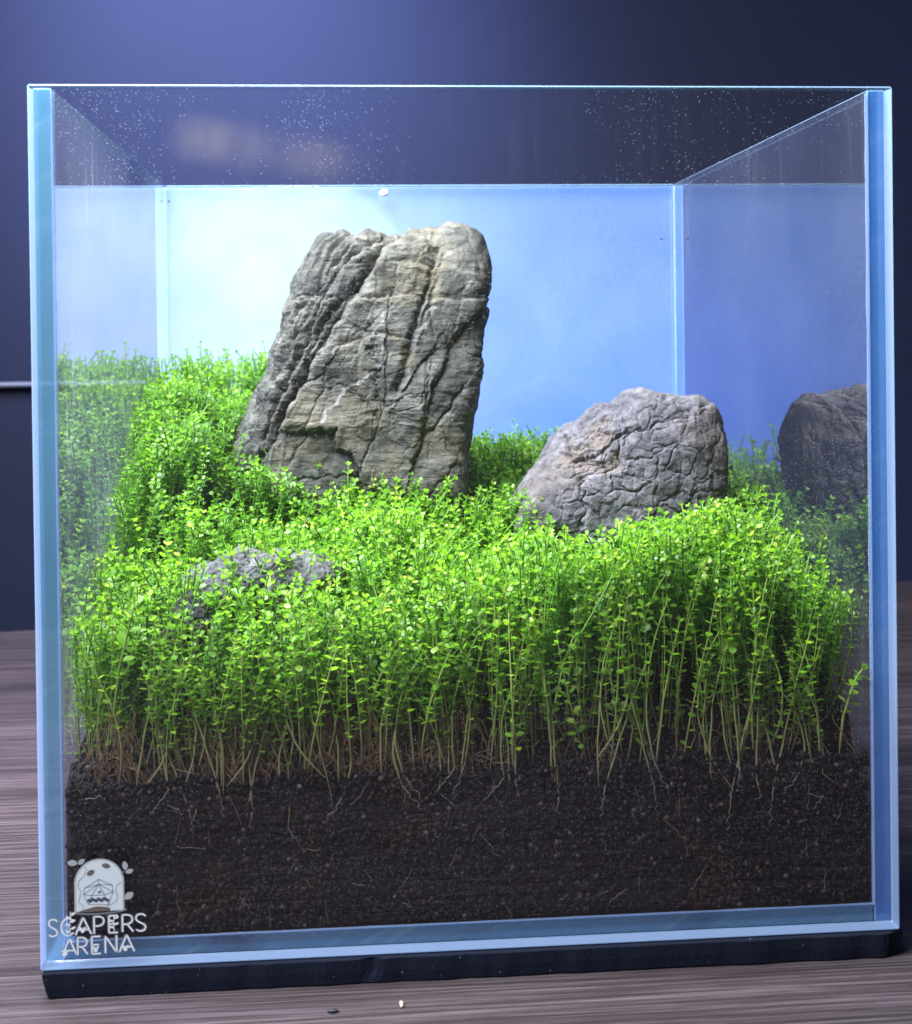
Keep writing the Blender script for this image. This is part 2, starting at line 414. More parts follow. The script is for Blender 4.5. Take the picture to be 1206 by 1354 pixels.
pane('side_pane', (0, T+g, 0), (T, SZ, SZ), 0, M['pane_left'], M['edge_clear'], M['edge'], rim=M['rim'], outer=-1)
pane('side_pane', (SZ-T, T+g, 0), (SZ, SZ, SZ), 0, M['pane_right'], M['edge_clear'], M['edge_blue'], rim=M['rim'], outer=1)
bp = pane('back_pane', (T+g, SZ-T, 0), (SZ-T-g, SZ, SZ), 1, M['pane_plain'], M['seam'], rim=M['rim'])
pane('bottom_pane', (T+g, T+g, .0002), (SZ-T-g, SZ-T-g, T), 2, M['pane_plain'], M['edge_floor'])
film = link('frosted_film', bm_mesh('frosted_film', box_bm((.0002, SZ+.0003, 0), (SZ-.0002, SZ+.0006, SZ-.0002))), M['film'], bp, smooth=False)
def bead(p0, p1, r):
    n = 60; t = np.linspace(0, 1, n)[:, None]; P = (np.array(p0)*(1-t)+np.array(p1)*t)[None]
    rad = (r*(1+.45*noise(np.stack([np.linspace(0, 19, n)+p0[0]*99, np.zeros(n), np.full(n, p0[2]*7)], -1))))[None]
    V, F = tubes(P, rad, 6)
    return link('silicone_bead', mesh_np('silicone_bead', V, F), M['silicone'], tank)
bead((T+.0001, T+.0004, T), (T+.0001, T+.0004, SZ-.001), .0006)
bead((SZ-T-.0001, T+.0004, T), (SZ-T-.0001, T+.0004, SZ-.001), .0006)
bead((T, T+.0004, T), (SZ-T, T+.0004, T), .0004)
bead((T+.0001, SZ-T-.0004, .1), (T+.0001, SZ-T-.0004, SZ-.001), .0004)
bead((SZ-T-.0001, SZ-T-.0004, .1), (SZ-T-.0001, SZ-T-.0004, SZ-.001), .0004)

# ------------------------------------------------------------------ heights of plant tops and soil
CP = np.array([
 (.006,.005,.094),(.006,.04,.093),(.006,.073,.099),(.006,.094,.126),(.006,.1285,.147),(.006,.18,.160),(.006,.237,.172),
 (.05,.005,.085),(.1,.005,.087),(.15,.005,.092),(.2,.005,.096),(.235,.005,.082),(.244,.006,.075),
 (.03,.03,.094),(.06,.03,.092),(.1,.03,.099),(.15,.03,.104),(.18,.03,.111),(.2,.03,.113),(.23,.03,.104),(.244,.033,.097),
 (.025,.06,.101),(.04,.045,.094),(.06,.05,.095),(.075,.05,.098),(.1,.06,.108),(.15,.06,.106),(.165,.075,.097),(.2,.055,.113),(.215,.05,.114),(.244,.064,.1065),
 (.03,.09,.120),(.055,.09,.112),(.1,.09,.113),(.145,.085,.099),(.16,.092,.095),(.2,.085,.108),(.244,.09,.112),
 (.028,.125,.145),(.045,.125,.131),(.1,.12,.119),(.15,.115,.115),(.2,.12,.114),(.244,.116,.119),
 (.03,.17,.154),(.06,.20,.148),(.045,.235,.167),(.09,.235,.150),(.14,.21,.129),(.17,.22,.131),(.2,.19,.116),(.24,.2,.117)])
def top_h(x, y):
    x = np.asarray(x, float); y = np.asarray(y, float)
    d2 = (x[..., None]-CP[:, 0])**2+(y[..., None]-CP[:, 1])**2+1e-5
    w = d2**-2.0
    return (w*CP[:, 2]).sum(-1)/w.sum(-1)
def stem_len(x, y):
    t = smooth01((np.asarray(y)-.012)/.06)
    return (.041)*(1-t)+.025*t+.008*smooth01((.06-np.asarray(x))/.05)*t
def soil_h(x, y):
    return np.minimum(.0472+np.maximum(0, np.asarray(y)-.009)*.95, top_h(x, y)-stem_len(x, y))

# soil: body + loose granules against the glass
gx = np.linspace(T+.0005, SZ-T-.0005, 110); gy = np.concatenate([[.0085], np.linspace(.0095, SZ-T-.0012, 80)])
X, Y = np.meshgrid(gx, gy)
Z = soil_h(X, Y)+.0015*noise(np.stack([X*300, Y*300, X*0], -1))
Vt = np.stack([X, Y, Z], -1).reshape(-1, 3); Vb = Vt.copy(); Vb[:, 2] = T+.0004
ny_, nx_ = X.shape; idx = np.arange(ny_*nx_).reshape(ny_, nx_)
F = [np.stack([idx[:-1, :-1], idx[:-1, 1:], idx[1:, 1:], idx[1:, :-1]], -1).reshape(-1, 4)]
nV = len(Vt)
for rim in (idx[0], idx[:, -1], idx[-1][::-1], idx[::-1, 0]):
    F.append(np.stack([rim[:-1]+nV, rim[1:]+nV, rim[1:], rim[:-1]], -1))
soilV = [np.concatenate([Vt, Vb])]; soilF = F; soilR = [np.full(2*nV, .3)]
bm = bmesh.new(); bmesh.ops.create_icosphere(bm, subdivisions=1, radius=1)
bm.verts.ensure_lookup_table(); ico_v = np.array([v.co[:] for v in bm.verts]); ico_f = np.array([[v.index for v in f.verts] for f in bm.faces]); bm.free()
bm = bmesh.new(); bmesh.ops.create_icosphere(bm, subdivisions=2, radius=1)
bm.verts.ensure_lookup_table(); ico2_v = np.array([v.co[:] for v in bm.verts]); ico2_f = np.array([[v.index for v in f.verts] for f in bm.faces]); bm.free()
def granules(cen, rad, iv, if_, seed):
    r = np.random.default_rng(seed); n = len(cen)
    q = r.normal(size=(n, 4)); q /= np.linalg.norm(q, axis=1, keepdims=True)
    w, x, y, z = q.T
    Rm = np.stack([1-2*(y*y+z*z), 2*(x*y-z*w), 2*(x*z+y*w), 2*(x*y+z*w), 1-2*(x*x+z*z), 2*(y*z-x*w), 2*(x*z-y*w), 2*(y*z+x*w), 1-2*(x*x+y*y)], -1).reshape(n, 3, 3)
    sc = rad[:, None]*r.uniform(.72, 1.15, (n, 3))
    v = iv[None]*(1+r.normal(0, .09, (n, len(iv), 1)))
    V = np.einsum('nij,nkj->nki', Rm, v*sc[:, None])+cen[:, None]
    F = if_[None]+(np.arange(n)*len(iv))[:, None, None]
    return V.reshape(-1, 3), F.reshape(-1, 3), np.repeat(r.random(n), len(iv))
def pack(n, zlo, zhi_f, y0, y1, r0, r1, seed):
    r = np.random.default_rng(seed)
    c = np.stack([r.uniform(T+.0012, SZ-T-.0012, n), r.uniform(y0, y1, n), r.random(n)], -1)
    zh = zhi_f(c[:, 0], c[:, 1]); c[:, 2] = zlo+(zh-zlo)*c[:, 2]
    return c, r.uniform(r0, r1, n)
top_line = lambda x, y: .0502+.0042*noise(np.stack([x*60, x*0, x*0+2], -1))-.002*smooth01((.02-x)/.02)
parts = [granules(*pack(8500, T+.0010, top_line, .0065, .0082, .00040, .00095, 1), ico2_v, ico2_f, 5),
         granules(*pack(3200, T+.001, top_line, .0076, .0092, .0009, .0014, 2), ico_v, ico_f, 6)]
c = np.stack([rng.uniform(T+.0015, SZ-T-.0015, 6000), .0078+.03*rng.random(6000)**1.6, np.zeros(6000)], -1)
c[:, 2] = soil_h(c[:, 0], c[:, 1])+.0004
parts.append(granules(c, rng.uniform(.0007, .0012, 6000), ico_v, ico_f, 7))
off = 2*nV
for V, F, rn in parts:
    soilV.append(V); soilF.append(F+off); soilR.append(rn); off += len(V)
me = mesh_np('soil', np.concatenate(soilV), soilF); attr(me, 'rnd', np.concatenate(soilR))
tag(link('soil', me, M['soil'], smooth=False), 'dark granular soil bed filling the bottom of the tank', 'soil', kind='stuff')

# ------------------------------------------------------------------ stones
def stone(name, outline, centre, yc_fn, depth_f, depth_b, n_f, disp_fn, mat, nth=620, nf=210, nb=45, smooth=2):
    """closed surface: polar outline seen from the front, superelliptic depth, displaced along its own normals"""
    o = np.array(outline); cx, cz = centre
    th = np.arctan2(o[:, 1]-cz, o[:, 0]-cx); rr = np.hypot(o[:, 0]-cx, o[:, 1]-cz); k = np.argsort(th); th, rr = th[k], rr[k]
    tt = np.linspace(-np.pi, np.pi, nth, endpoint=False)
    r = np.interp(tt, np.concatenate([th-2*np.pi, th, th+2*np.pi]), np.tile(rr, 3))
    for _ in range(smooth): r = .25*np.roll(r, 1)+.5*r+.25*np.roll(r, -1)
    def prof(n, cnt, n_exp, dep, R_):
        a = np.linspace(0, np.pi/2, 4000); p = np.sin(a)**(2/n_exp); q = np.cos(a)**(2/n_exp)
        s = np.concatenate([[0], np.cumsum(np.hypot(np.diff(p)*R_, np.diff(q)*dep))]); u = np.linspace(0, s[-1], cnt)
        return np.interp(u, s, p), np.interp(u, s, q)
    R_ = r.mean()
    pf, qf = prof(0, nf, n_f, depth_f, R_); pb, qb = prof(0, nb, 2.4, depth_b, R_)
    rho = np.concatenate([pf[1:], pb[::-1][1:-1]]); dep = np.concatenate([-qf[1:]*depth_f, (qb[::-1]*depth_b)[1:-1]])
    X = cx+r[:, None]*np.cos(tt)[:, None]*rho; Zz = cz+r[:, None]*np.sin(tt)[:, None]*rho
    Yy = np.broadcast_to(dep, X.shape)+yc_fn(X, Zz)
    P = np.stack([X, Yy, Zz], -1)
    du = np.roll(P, -2, 0)-np.roll(P, 2, 0); dv = np.gradient(P, axis=1)
    nrm = np.cross(du, dv); nrm /= np.linalg.norm(nrm, axis=2, keepdims=True)+1e-15
    if nrm[:, nf//3, 1].mean() > 0: nrm = -nrm
    nrm[:, :3] = (0, -1, 0)
    d, at = disp_fn(P, dep)
    P = P+nrm*d[..., None]
    n1, n2 = X.shape; idx = np.arange(n1*n2).reshape(n1, n2); nx_ = np.roll(idx, -1, 0)
    F = np.stack([idx[:, :-1], nx_[:, :-1], nx_[:, 1:], idx[:, 1:]], -1).reshape(-1, 4)
    V = np.concatenate([P.reshape(-1, 3), [P[:, 0].mean(0)], [P[:, -1].mean(0)]]); a, b = n1*n2, n1*n2+1
    T1 = np.stack([np.full(n1, a), nx_[:, 0], idx[:, 0]], -1); T2 = np.stack([np.full(n1, b), idx[:, -1], nx_[:, -1]], -1)
    me = mesh_np(name, V, [F, T1, T2])
    bm = bmesh.new(); bm.from_mesh(me); bmesh.ops.recalc_face_normals(bm, faces=bm.faces); bm.to_mesh(me); bm.free()
    for kx, v in at.items(): attr(me, kx, np.concatenate([v.ravel(), [0, 0]]))
    return link(name, me, mat)

TALL = mm([(4475,12665),(4840,14705),(5192,15674),(5739,16836),(6241,18195),(6647,19557),(7048,20529),(7546,21404),(8039,21937),(8723,22129),(9212,22146),(9702,22270),(10387,22267),(10581,22069),(11072,22096),(11761,22210),(12354,22325),(12599,22205),(13045,22351),(13538,22250),(14031,22119),(14376,21949),(14595,21159),(14532,20073),(14391,19088),(14329,18101),(14167,17017),(13955,15933),(13843,14848),(13685,14160),(13624,13173),(13460,11990),(13290,10215),(9335,9128),(5929,9410),(4690,10808),(4515,12079)])
GR = dict(
 main=([(11201,21987),(10433,21563),(9852,20805),(9559,20236),(9075,19480),(8591,18724),(7913,17591),(7431,16837),(6946,15895),(6556,14952),(5882,13825),(5115,12702),(4736,12426)],.0042,.0016,.0016),
 main2=([(9946,20709),(9463,20142),(8934,19576),(8309,18917),(7777,17973),(7390,17313),(7234,16270),(6657,15425),(6271,14767)],.0028,.0011,.0005),
 g2=([(10437,21896),(9481,21474),(8713,20814),(8230,20058),(7841,19302),(7545,18355),(7252,17599),(6865,16845),(6478,16092),(5993,15056),(5604,14115)],.0034,.0013,.0009),
 g3=([(9103,21667),(8238,20722),(7947,20155),(7081,18930),(6602,18366),(6120,17519),(5636,16483),(5148,15070),(4850,13844)],.0026,.0011,.0008),
 g3b=([(7751,19587),(7360,18642),(6877,17794),(6492,17135),(6007,16099)],.0022,.0010,.0004),
 g4=([(12342,21455),(12134,20119),(11738,19072),(11341,17930),(11239,17454),(11037,16597),(10741,15837)],.0032,.0012,.0004),
 g5=([(12578,21167),(12325,20118),(12025,19069),(11631,18213)],.0024,.0008,.0007),
 g6=([(13260,18099),(12772,17530),(12669,16957),(12180,16198),(11881,15246),(11575,13815),(11179,12771)],.0014,.0010,-.0012),
 h1=([(9073,19337),(10405,19372),(11361,19505)],.0007,.0006,-.0008),
 h2=([(10327,20706),(10995,20797),(11568,20773),(12331,20596)],.0010,.0007,-.0010),
 h3=([(12123,19307),(13082,19269),(14334,19333)],.0008,.0005,-.0009),
 h4=([(8903,20860),(9473,20856),(9851,20758)],.0012,.0006,0), h5=([(7751,19587),(7089,19546),(6711,19407)],.0014,.0006,0),
 h6=([(8316,19439),(7935,19253),(7789,18922)],.0012,.0006,0),
 notch=([(7303,14322),(8343,14303),(8400,13588),(8996,13434),(9225,12810),(9360,12234)],.0012,.0006,.0017),
 x1=([(9353,19001),(10010,18280)],.0004,.0004,0), x2=([(10592,19084),(9629,18236),(9055,17957)],.0004,.0004,0),
 r1=([(13231,15799),(12644,14946),(12060,14285)],.0014,.0007,.0004), r2=([(10930,15660),(11870,17080),(11900,16000),(11750,14750)],.0008,.0006,.0005),
 a1=([(10595,19370),(10747,20036),(10802,20607)],.0007,.0004,0), a2=([(8113,18349),(8782,18817)],.0006,.0004,0),
 vs=([(8288,17301),(9051,17672),(9910,17900),(10766,17842)],.0005,.0005,-.0010))
sd_ = np.random.default_rng(8)
VT1 = np.stack([sd_.uniform(.02, .16, 150), sd_.uniform(.11, .19, 150), sd_.uniform(.045, .145, 150)], -1)
VT2 = np.stack([sd_.uniform(.02, .16, 1300), sd_.uniform(.11, .19, 1300), sd_.uniform(.065, .195, 1300)], -1)
def cells(P, seeds):
    sh = P.shape[:2]; Q = P.reshape(-1, 3); out = np.empty(len(Q)); ids = np.empty(len(Q), int)
    for i in range(0, len(Q), 20000):
        D = np.linalg.norm(Q[i:i+20000, None]-seeds[None], axis=2); j = D.argmin(1); p = np.partition(D, 1, axis=1); out[i:i+20000] = p[:, 1]-p[:, 0]; ids[i:i+20000] = j
    return out.reshape(sh), ids.reshape(sh)
VEIN = mm([(10289,17752),(10086,16801),(9411,16143),(8743,15867),(8452,15396),(8069,15022),(7920,14548)])
def tall_disp(P, dep):
    X, Y, Z = P[..., 0], P[..., 1], P[..., 2]
    wx = .0009*fbm(P*260, 3); wz = .0009*fbm(P*260+9, 3)
    Xw, Zw = X+wx, Z+wz
    front = smooth01((.006-dep)/.012)*np.ones_like(X)
    left = np.interp(Z, [.09, .1265, .1470, .1684, .1956, .2140, .2227], [.046, .045, .048, .057, .066, .075, .085])
    right = np.interp(Z, [.09, .12, .1416, .17, .1908, .2116, .2195], [.133, .1346, .137, .1417, .144, .146, .144])
    s = np.clip((X-left)/(right-left), 0, 1)
    d = .0020*fbm(P*48, 2)+.0006*fbm(P*130+3, 3)
    # strata: ribs that follow the leaning left side, strongest there
    q = s*(1+.25*(1-(Z-.12)/.1))
    rib = fbm(np.stack([q*13+.25*fbm(P*50, 2), Z*6, Y*7], -1), 3, ridged=True)
    d += (.0034*(1-smooth01((s-.17)/.10))+.0001)*(rib-.35)
    # beds: fine horizontal laminations and blocky steps
    lam = fbm(np.stack([X*45, Y*45, Z*760+3*fbm(P*60, 2)], -1), 3)
    d += .00014*lam*(.45+.9*smooth01(.5+1.8*fbm(P*50+5, 2)))
    beds = noise(np.stack([X*30+40, Y*30, Z*150+1.2*noise(P*80)], -1)); d += .0004*(smooth01((beds+.05)*7)-.5)
    # fracture blocks stretched along the lean, crisp edged
    for seeds, am, cr, cw in ((VT1, .0015, .0005, .0016), (VT2, .0007, .0002, .0010)):
        kx = .55 if seeds is VT1 else .75
        Q = np.stack([X-.34*(Z-.155)*(1-s)*1.4, Y, (Z+.16*(X-.1))*kx], -1)+.0011*np.stack([fbm(P*170+2, 3), fbm(P*170+8, 3), fbm(P*170+15, 3)], -1)
        e, ids = cells(Q, seeds)
        d += am*(np.random.default_rng(len(seeds)).random(len(seeds))[ids]-.5)*smooth01(e/.0005)
        d -= cr*np.exp(-(e/cw*3.2)**1.1)
    for key, (pts, dp, w, step) in GR.items():
        D, sd = polydist(Xw, Zw, mm(pts))
        wv = 1.25*w*(.8+.5*noise(P*140+len(key)))
        d -= front*1.15*dp*np.exp(-(D/np.maximum(wv, .0002))**1.35)
        if step: d += front*1.5*step*np.exp(-D/.008)*np.where(sd > 0, 1, -.35)*smooth01(D/.0006)
    Dv, _ = polydist(Xw, Zw, VEIN)
    d += front*.0002*np.exp(-(Dv/.0006)**2)
    vein = .75*front*np.exp(-(Dv/.0006)**2)*smooth01(.75+fbm(P*180, 2))
    stain = .5*smooth01((fbm(P*40+31, 3)-.15)*4)*smooth01((s-.3)*3)*front
    d *= 1-.6*smooth01((.11-Z)/.02)
    return d, dict(vein=vein, stain=np.clip(stain, 0, .6))
o = stone('tall_stone', TALL, (.098, .158), lambda x, z: .152+.16*(z-.155)-.10*(x-.098)*smooth01((x-.12)/.02), .030, .024, 3.4, tall_disp, M['rock_tall'], 800, 250, 50)
tag(o, 'tall leaning layered grey stone standing at the back with deep diagonal grooves', 'stone')

RND = mm([(14796,10620),(14941,11423),(15422,12085),(15973,12881),(16390,13680),(16940,14276),(17761,14733),(18448,15194),(19131,15156),(19545,15514),(20233,15706),(20781,15563),(21606,15482),(22296,15566),(22844,15123),(23184,14506),(23341,13687),(23302,12600),(23155,11786),(22935,10703),(22644,9349),(20700,8312),(17960,8385),(15933,9517)])
sd_ = np.random.default_rng(21)
VS1 = np.stack([sd_.uniform(.14, .24, 95), sd_.uniform(.085, .15, 95), sd_.uniform(.085, .165, 95)], -1)
VS2 = np.stack([sd_.uniform(.14, .24, 700), sd_.uniform(.085, .15, 700), sd_.uniform(.085, .165, 700)], -1)
SCAR = mm([(18360,14301),(17696,13793),(16902,13288),(17555,13015),(18741,13056)])
CR = [mm([(16911,14067),(17032,13155),(17692,13467),(18887,14292)]), mm([(18887,14292),(18809,13251),(18343,12869),(17418,12497),(17333,10807)]), mm([(22211,15019),(21144,14775),(20078,14401),(19284,14415),(19013,13768)])]
def round_disp(P, dep):
    Pw = P+.0024*np.stack([fbm(P*130, 3), fbm(P*130+7, 3), fbm(P*130+13, 3)], -1)
    e1, id1 = cells(Pw, VS1); e2, id2 = cells(P+.0012*np.stack([noise(P*300), noise(P*300+5), noise(P*300+11)], -1), VS2)
    amp = smooth01(.75+1.4*fbm(P*45+3, 2))
    d = .0013*fbm(P*38, 2)+.0006*fbm(P*150, 4)
    d -= (.0007*np.exp(-(e1/.0005)**1.2)+.0003*np.exp(-(e1/.003)))*amp
    d -= .0009*np.exp(-(e2/.0005))*smooth01(.7+1.6*fbm(P*60+17, 2))
    d -= .0009*smooth01(.35+1.8*fbm(P*32+21, 2))*np.exp(-np.abs(noise(Pw*np.array([60, 60, 105])+3))/.035)+.0004*smooth01(.45+1.8*fbm(P*50+2, 2))*np.exp(-np.abs(noise(Pw*np.array([210, 210, 150])+8))/.06)
    d += .0004*(np.random.default_rng(9).random(len(VS1))[id1]-.5)
    front = smooth01((.006-dep)/.012)*np.ones_like(d)
    Xw, Zw = Pw[..., 0], Pw[..., 2]
    for c_ in CR:
        D, s_ = polydist(Xw, Zw, c_); d -= front*.0014*np.exp(-(D/.0007)**1.2); d += front*.0008*np.exp(-D/.004)*s_
    D, _ = polydist(Xw, Zw, SCAR)
    m_ = front*smooth01(1.2-D/.0042+.8*fbm(P*170, 3))
    d -= .0016*m_+.0006*m_*fbm(P*500, 3)
    return d, dict(stain=np.clip(.75*m_, 0, 1), vein=0*d)
o = stone('round_stone', RND, (.193, .120), lambda x, z: .121+.10*(z-.12)+0*x, .026, .024, 2.5, round_disp, M['rock_round'], 620, 200, 60)
tag(o, 'rounded purple grey stone with cracked skin leaning beside the right glass', 'stone')

LOW = mm([(4315,10506),(4923,10888),(5887,10832),(6852,10703),(8066,10501),(8670,10084),(8294,9408),(6821,8469),(4887,8526),(3450,8933),(3172,9549),(3709,10264)])
def low_disp(P, dep):
    d = .0022*fbm(P*60, 3)+.0009*fbm(P*260, 4)-.0010*np.exp(-(np.abs(noise(P*420))/.10))
    return d, dict(stain=0*d, vein=0*d)
o = stone('low_stone', LOW, (.0600, .0990), lambda x, z: .060+.55*(z-.10)+0*x, .016, .014, 2.0, low_disp, M['rock_low'], 300, 90, 40)
tag(o, 'low pitted grey stone half buried under the plants at left front', 'stone')

KNOB = [(.0385+.0075*math.cos(t)*(1+.2*math.sin(2*t)), .0905+.0085*math.sin(t)) for t in np.linspace(-3.1, 3.1, 18)]
o = stone('small_stone', KNOB, (.0385, .0905), lambda x, z: .034+0*x, .007, .007, 2.0, low_disp, M['rock_knob'], 160, 50, 30)
tag(o, 'small dark stone peeping out of the plants left of the low stone', 'stone')

# ------------------------------------------------------------------ plants
LEAF_O = np.array([(0, 0, 0), (.30, .40, .03), (.34, 0, -.01), (.30, -.40, .03), (.74, .40, .05), (.72, 0, .02), (.74, -.40, .05), (1, 0, .0)])
LEAF_F3 = np.array([(0, 2, 1), (0, 3, 2), (4, 5, 7), (5, 6, 7)]); LEAF_F4 = np.array([(1, 2, 5, 4), (2, 3, 6, 5)])
def inside(x, y, z=None):
    """inside a stone's footprint"""
    a = ((x-.090)/.046)**2+((y-.153)/.020)**2 < 1
    b = ((x-.190)/.043)**2+((y-.119)/.021)**2 < 1
    c_ = ((x-.066)/.017)**2+((y-.058)/.009)**2 < 1
    return a | b | c_ | (((x-.0385)/.0065)**2+((y-.031)/.009)**2 < 1)
def whorls(base, top, bend, n, rs, bare, size, tip_small=.72):
    """one stem: path points and (pos, dir, side, up, len) of its leaves"""
    t = np.linspace(0, 1, 12)[:, None]
    path = base*(1-t)+top*t+bend*(4*t*(1-t))
    L = []
    tt = np.linspace(bare, 1., n)**.92
    a0 = rs.uniform(0, 6.28)
    for i, q in enumerate(tt):
        k = min(q*11, 10.999); j = int(k); p = path[j]*(1-(k-j))+path[j+1]*(k-j)
        ax = path[j+1]-path[j]; ax = ax/np.linalg.norm(ax)
        last = i >= n-1
        cnt = 4 if last else (3 if i == n-2 else 2)
        for c in range(cnt):
            a = a0+i*1.62+c*2*np.pi/cnt+rs.normal(0, .22)
            ref = np.array([math.cos(a), math.sin(a), 0]); out = ref-ax*(ref@ax); out /= np.linalg.norm(out)
            el = rs.normal(.30, .22)+(.55 if last else 0)
            d = out*math.cos(el)+ax*math.sin(el); s_ = np.cross(ax, out); u = np.cross(d, s_)
            fade = 1-(1-tip_small)*smooth01((q-.86)/.14)
            L.append((p+out*.0003, d, s_, u, size*fade*rs.uniform(.8, 1.2)))
    return path, L
def leaf_arrays(Ls):
    p = np.array([l[0] for l in Ls]); d = np.array([l[1] for l in Ls]); s_ = np.array([l[2] for l in Ls]); u = np.array([l[3] for l in Ls]); z = np.array([l[4] for l in Ls])[:, None, None]
    o = LEAF_O
    V = p[:, None]+z*(d[:, None]*o[:, 0:1]+s_[:, None]*o[:, 1:2]*.86+u[:, None]*o[:, 2:3])
    b = (np.arange(len(p))*8)[:, None, None]
    return V.reshape(-1, 3), (LEAF_F3[None]+b).reshape(-1, 3), (LEAF_F4[None]+b).reshape(-1, 4)

# the dense carpet behind the front rows: one mass
pts = []
sp = .0025
for iy, y in enumerate(np.arange(.021, SZ-T-.003, sp)):
    for x in np.arange(T+.002, SZ-T-.002, sp):
        pts.append((x+(iy % 2)*sp/2, y))
pts = np.array(pts)+rng.normal(0, .0009, (len(pts), 2))
pts = pts[(pts[:, 0] > T+.0018) & (pts[:, 0] < SZ-T-.0018) & (pts[:, 1] < SZ-T-.002) & (~inside(pts[:, 0], pts[:, 1]) | ((pts[:, 1] < .075) & (rng.random(len(pts)) < .42)))]
hidden = ((pts[:, 1] > .172) & (pts[:, 0] > .06) & (pts[:, 0] < .125)) | ((pts[:, 1] > .15) & (pts[:, 0] > .165) & (pts[:, 0] < .225) & (rng.random(len(pts)) < .5))
pts = pts[~hidden & (noise(np.stack([pts[:, 0]*75, pts[:, 1]*75, pts[:, 0]*0+.4], -1)) > -.33)]
tops = top_h(pts[:, 0], pts[:, 1]); lens = stem_len(pts[:, 0], pts[:, 1])
jit = (.0095+.005*(pts[:, 0] < .06)*(pts[:, 1] > .08))*noise(np.stack([pts[:, 0]*36+5, pts[:, 1]*36, pts[:, 0]*0+7], -1))+(.0035+.003*(pts[:, 1] > .12))*noise(np.stack([pts[:, 0]*70, pts[:, 1]*70, pts[:, 0]*0], -1))+rng.normal(0, .0026, len(pts))
paths, LL, lr = [], [], []
rs = np.random.default_rng(5)
for (x, y), h, ln, j in zip(pts, tops, lens, jit):
    over = y < .075 and inside(x, y); tz = (.1085+.003*rs.random()-.10*abs(x-.052)) if over else h+j; ln = ln*rs.uniform(.85, 1.1)
    base = np.array([x, y, tz-ln]); lean = rs.normal(0, .0058, 2)+np.array([.0012, -.0012])
    tp = np.array([np.clip(x+lean[0], T+.0015, SZ-T-.0015), np.clip(y+lean[1], .0085, SZ-T-.002), tz])
    back = y > .13
    n = int(rs.integers(8, 11)) if ln < .03 else int(rs.integers(12, 16))
    size = rs.uniform(.0015, .0026)*(1.0 if y < .1 else .95)
    pth, L = whorls(base, tp, np.array([rs.normal(0, .0024), rs.normal(0, .0024), 0]), n, rs, .12 if (back or y < .06) else .25, size)
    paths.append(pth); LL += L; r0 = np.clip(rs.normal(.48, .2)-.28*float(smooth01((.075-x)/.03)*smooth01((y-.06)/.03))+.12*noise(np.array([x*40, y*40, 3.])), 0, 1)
    lr += [np.clip(r0+rs.normal(0, .12)+(.12 if i >= len(L)-5 else 0), 0, 1) for i in range(len(L))]
V1, F3, F4 = leaf_arrays(LL)
V2, F2 = tubes(np.array(paths), np.full((len(paths), 12), .00030), 3)
me = mesh_np('plant_carpet', np.concatenate([V1, V2]), [F3, F4, F2+len(V1)])
me.materials.append(M['leaf_mass']); me.materials.append(M['stem_mass'])
mi = np.zeros(len(me.polygons), np.int32); mi[len(F3)+len(F4):] = 1; me.polygons.foreach_set('material_index', mi)
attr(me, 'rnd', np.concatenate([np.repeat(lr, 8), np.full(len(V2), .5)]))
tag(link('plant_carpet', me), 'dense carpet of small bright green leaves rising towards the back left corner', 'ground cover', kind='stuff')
print('carpet stems', len(pts), 'leaves', len(LL))

# single plants along the front glass: stem, each leaf, roots
lm = bpy.data.meshes.new('leaf')
o_ = np.array([(0, 0, 0), (.2, .26, .02), (.2, 0, 0), (.2, -.26, .02), (.5, .42, .05), (.5, 0, .005), (.5, -.42, .05), (.8, .31, .04), (.8, 0, .0), (.8, -.31, .04), (1, 0, -.03)]); o_[:, 1] *= .9
lm.from_pydata([tuple(v) for v in o_], [], [(0, 2, 1), (0, 3, 2), (1, 2, 5, 4), (2, 3, 6, 5), (4, 5, 8, 7), (5, 6, 9, 8), (7, 8, 10), (8, 9, 10)])
lm.materials.append(M['leaf']); lm.polygons.foreach_set('use_smooth', [True]*8)
def add_plant(base, top, bend, n, bare, size, rs, label, cat, group=None, roots=0, rad=.00042, name='carpet_plant'):
    root = tag(empty(name, tuple(base)), label, cat, group)
    pth, L = whorls(np.zeros(3), top-base, bend, n, rs, bare, size, .6)
    K = len(pth); fine = np.stack([np.interp(np.linspace(0, K-1, 20), np.arange(K), pth[:, i]) for i in range(3)], -1)
    ww = np.linspace(0, 1, 20)
    wob = np.stack([noise(np.stack([ww*4+rs.uniform(0, 50), ww*0, ww*0], -1)), noise(np.stack([ww*4, ww*0+rs.uniform(0, 50), ww*0], -1))*.3, ww*0], -1)*.0007
    V, F = tubes((fine+wob*np.sin(ww*np.pi)[:, None])[None], (rad*(1.1-.45*ww)*np.clip(.35+ww*5, 0, 1))[None], 5)
    link('stem', mesh_np('stem', V, F), M['stem'], root)
    for p, d, s_, u, sz in L:
        lf = bpy.data.objects.new('leaf', lm); C.objects.link(lf); lf.parent = root
        mt = Matrix.Identity(4)
        for i in range(3): mt[i][0], mt[i][1], mt[i][2] = d[i]*sz, s_[i]*sz, u[i]*sz
        mt.translation = Vector(p); lf.matrix_local = mt
    for _ in range(roots):
        ln = rs.uniform(.005, .012)*(1+1.2*(rs.random() < .25)); tq = np.linspace(0, 1, 22)
        x = (rs.normal(0, .0034)*tq+.0026*noise(np.stack([tq*4.5+rs.uniform(0, 90), tq*0, tq*0], -1))*tq)
        P = np.stack([x, np.full(22, 0.)-np.minimum(tq*4, 1)*.0009, -ln*tq+.0005], -1)
        V, F = tubes(P[None], (.00015*(1-.55*tq))[None], 4)
        link('root', mesh_np('root', V, F), M['root'], root)
    return root
